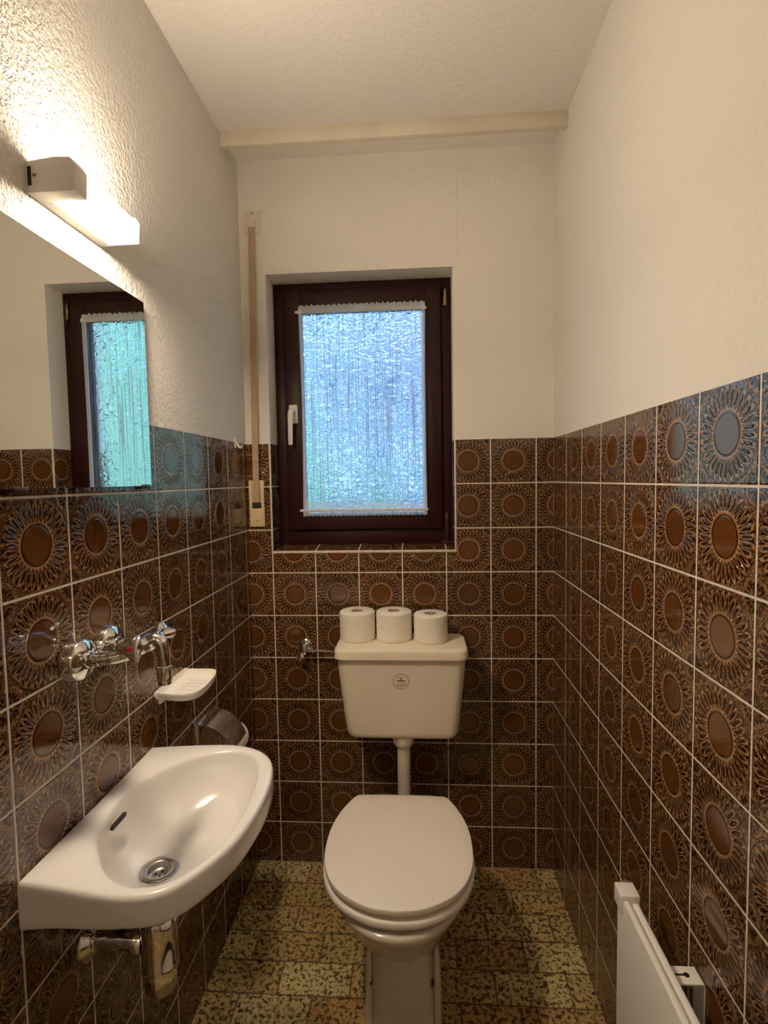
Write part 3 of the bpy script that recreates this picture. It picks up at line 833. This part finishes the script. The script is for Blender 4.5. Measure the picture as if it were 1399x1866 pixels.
bm = bmesh.new(); lathe(bm, (.978,RY1+.006,RZ1+.002), (0,1,0), [(0,.006),(.008,.006),(.010,.004)], 14); finish(bm,'bleed_valve',M_brass,ra_)
bm = bmesh.new()
box(bm, (.984,-.955,.549),(W-.0005,-.923,.552), .0006); box(bm, (W-.0035,-.955,.30),(W-.0005,-.923,.552), .0006); box(bm, (.984,-.955,.535),(.987,-.923,.552), .0006)
br = finish(bm,'wall_bracket',M_white,ra_)
bm = bmesh.new(); lathe(bm, (1.016,-.939,.552), (0,0,1), [(0,.0045),(.0006,.0045)], 16); box(bm, (.998,-.9405,.552),(1.014,-.9375,.5526)); finish(bm,'bracket_slot',M_black,br)

# ------------------------------------------------------------------ outside the window
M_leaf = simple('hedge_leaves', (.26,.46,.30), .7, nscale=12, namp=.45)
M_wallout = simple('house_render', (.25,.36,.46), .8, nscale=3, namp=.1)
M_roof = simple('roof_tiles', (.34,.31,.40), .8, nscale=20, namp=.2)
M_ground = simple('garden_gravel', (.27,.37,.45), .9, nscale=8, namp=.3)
bm = bmesh.new(); box(bm, (-9,.36,-1.3),(9,16,-1.2)); tag(finish(bm,'ground',M_ground,smooth=False), kind='structure')
def shrub(loc, r, h, seed, label):
    bm = bmesh.new(); bmesh.ops.create_icosphere(bm, subdivisions=4, radius=1)
    for v in bm.verts:
        n_ = noise.noise(v.co*2.1+Vector((seed,0,0)))*.28+noise.noise(v.co*6+Vector((0,seed,0)))*.14
        v.co = Vector((v.co.x*r*(1+n_), v.co.y*r*(1+n_), (v.co.z*(1+n_)*.5+.5)*h))
        v.co.z = max(v.co.z,0)
        v.co += Vector(loc)
    tag(finish(bm,'garden_shrub',M_leaf), label, 'shrub')
shrub((-1.42,3.6,-1.2), 1.0, 3.9, 3, 'tall green shrub outside at the left edge of the window')
shrub((.10,5.2,-1.2), .34, 2.75, 8, 'lower shrub outside, blurred behind the bottom middle of the window pane')
shrub((2.35,3.2,-1.2), 1.05, 4.6, 5, 'wide green shrub outside to the right, seen only in the mirror')
ho = thing('neighbouring_house', 'pale blue-grey house outside, blurred through the pebbled pane', 'house', (3.2,9,-1.2))
bm = bmesh.new(); box(bm, (-4.5,8,-1.2),(6.5,11,4.9)); box(bm, (.28,7.6,2.9),(6.6,8.0,3.0)); finish(bm,'house_wall',M_wallout,ho,smooth=False)
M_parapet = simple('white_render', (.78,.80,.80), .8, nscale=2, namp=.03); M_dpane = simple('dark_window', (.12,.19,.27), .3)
for x0_, x1_ in ((-1.35,-.35),(.12,.95),(-3.4,-2.2),(1.9,3.4)):
    bm = bmesh.new(); box(bm, (x0_,7.6,1.15),(x1_,7.7,2.05)); box(bm, (x0_,7.6,1.10),(x1_,8.0,1.15)); finish(bm,'balcony',M_parapet,ho,smooth=False)
for x0_ in (-1.25,-.30,.65,2.4,-2.6,3.6):
    for z0_ in (2.55,3.85):
        if x0_ > .2 and z0_ > 3: continue
        bm = bmesh.new(); box(bm, (x0_-.07,7.95,z0_-.07),(x0_+.57,8.0,z0_+.92)); wf = finish(bm,'window_frame',M_parapet,ho,smooth=False)
        bm = bmesh.new(); box(bm, (x0_,7.93,z0_),(x0_+.5,7.955,z0_+.85)); finish(bm,'window_pane',M_dpane,wf,smooth=False)
bm = bmesh.new(); loft(bm, [[(.25,7.55,3.0),(6.9,7.55,3.0),(6.9,8.0,4.9),(.25,8.0,4.9)],[(.25,7.99,3.0),(6.9,7.99,3.0),(6.9,8.1,4.9),(.25,8.1,4.9)]]); finish(bm,'house_roof',M_roof,ho,smooth=False)

# ------------------------------------------------------------------ sky
w = bpy.data.worlds.new('sky'); bpy.context.scene.world = w; w.use_nodes = True
nt = w.node_tree; S.nt = nt; bg = nt.nodes['Background']
tc = nt.nodes.new('ShaderNodeTexCoord'); sp_ = nt.nodes.new('ShaderNodeSeparateXYZ'); nt.links.new(tc.outputs['Generated'], sp_.inputs[0])
zz = S(sp_.outputs[2]); cl = noise_n(2.6, S(tc.outputs['Generated']), 4)
col = mixc(sstep(zz, -.05, .6), (.46,.74,1.0), (.18,.44,.95))
col = mixc(sstep(cl, .48, .66)*.8, col, (1.0,1.0,1.0))
nt.links.new(col.k, bg.inputs[0]); bg.inputs[1].default_value = 2.1

# ------------------------------------------------------------------ camera
cam = bpy.data.cameras.new('camera'); co_ = bpy.data.objects.new('camera', cam); C.objects.link(co_)
yaw, pitch, roll, f = .06636, -.06153, -.01717, 950.90
cy, sy, cp, spp, cr, sr_ = math.cos(yaw), math.sin(yaw), math.cos(pitch), math.sin(pitch), math.cos(roll), math.sin(roll)
fwd = Vector((-sy*cp, cy*cp, spp)); right = Vector((cy, sy, 0)); up = right.cross(fwd)
r2 = right*cr+up*sr_; u2 = up*cr-right*sr_
mw = Matrix(((r2.x,u2.x,-fwd.x,.58987),(r2.y,u2.y,-fwd.y,-1.77226),(r2.z,u2.z,-fwd.z,1.36708),(0,0,0,1)))
co_.matrix_world = mw
cam.sensor_fit = 'HORIZONTAL'; cam.sensor_width = 36; cam.lens = f/1399*36; cam.clip_start = .02
sc = bpy.context.scene; sc.camera = co_
sc.view_settings.view_transform = 'Standard'; sc.view_settings.look = 'None'; sc.view_settings.gamma = 1; sc.view_settings.use_curve_mapping = False
sc.view_settings.exposure = 0.80
cy_s = sc.cycles
cy_s.use_denoising = True; cy_s.use_adaptive_sampling = True; cy_s.adaptive_threshold = .05; cy_s.adaptive_min_samples = 12; cy_s.max_bounces = 8; cy_s.diffuse_bounces = 4; cy_s.glossy_bounces = 4; cy_s.transmission_bounces = 5; cy_s.transparent_max_bounces = 12
cy_s.sample_clamp_indirect = 5.0; cy_s.sample_clamp_direct = 25.0; cy_s.blur_glossy = .5; cy_s.caustics_refractive = True; cy_s.caustics_reflective = True
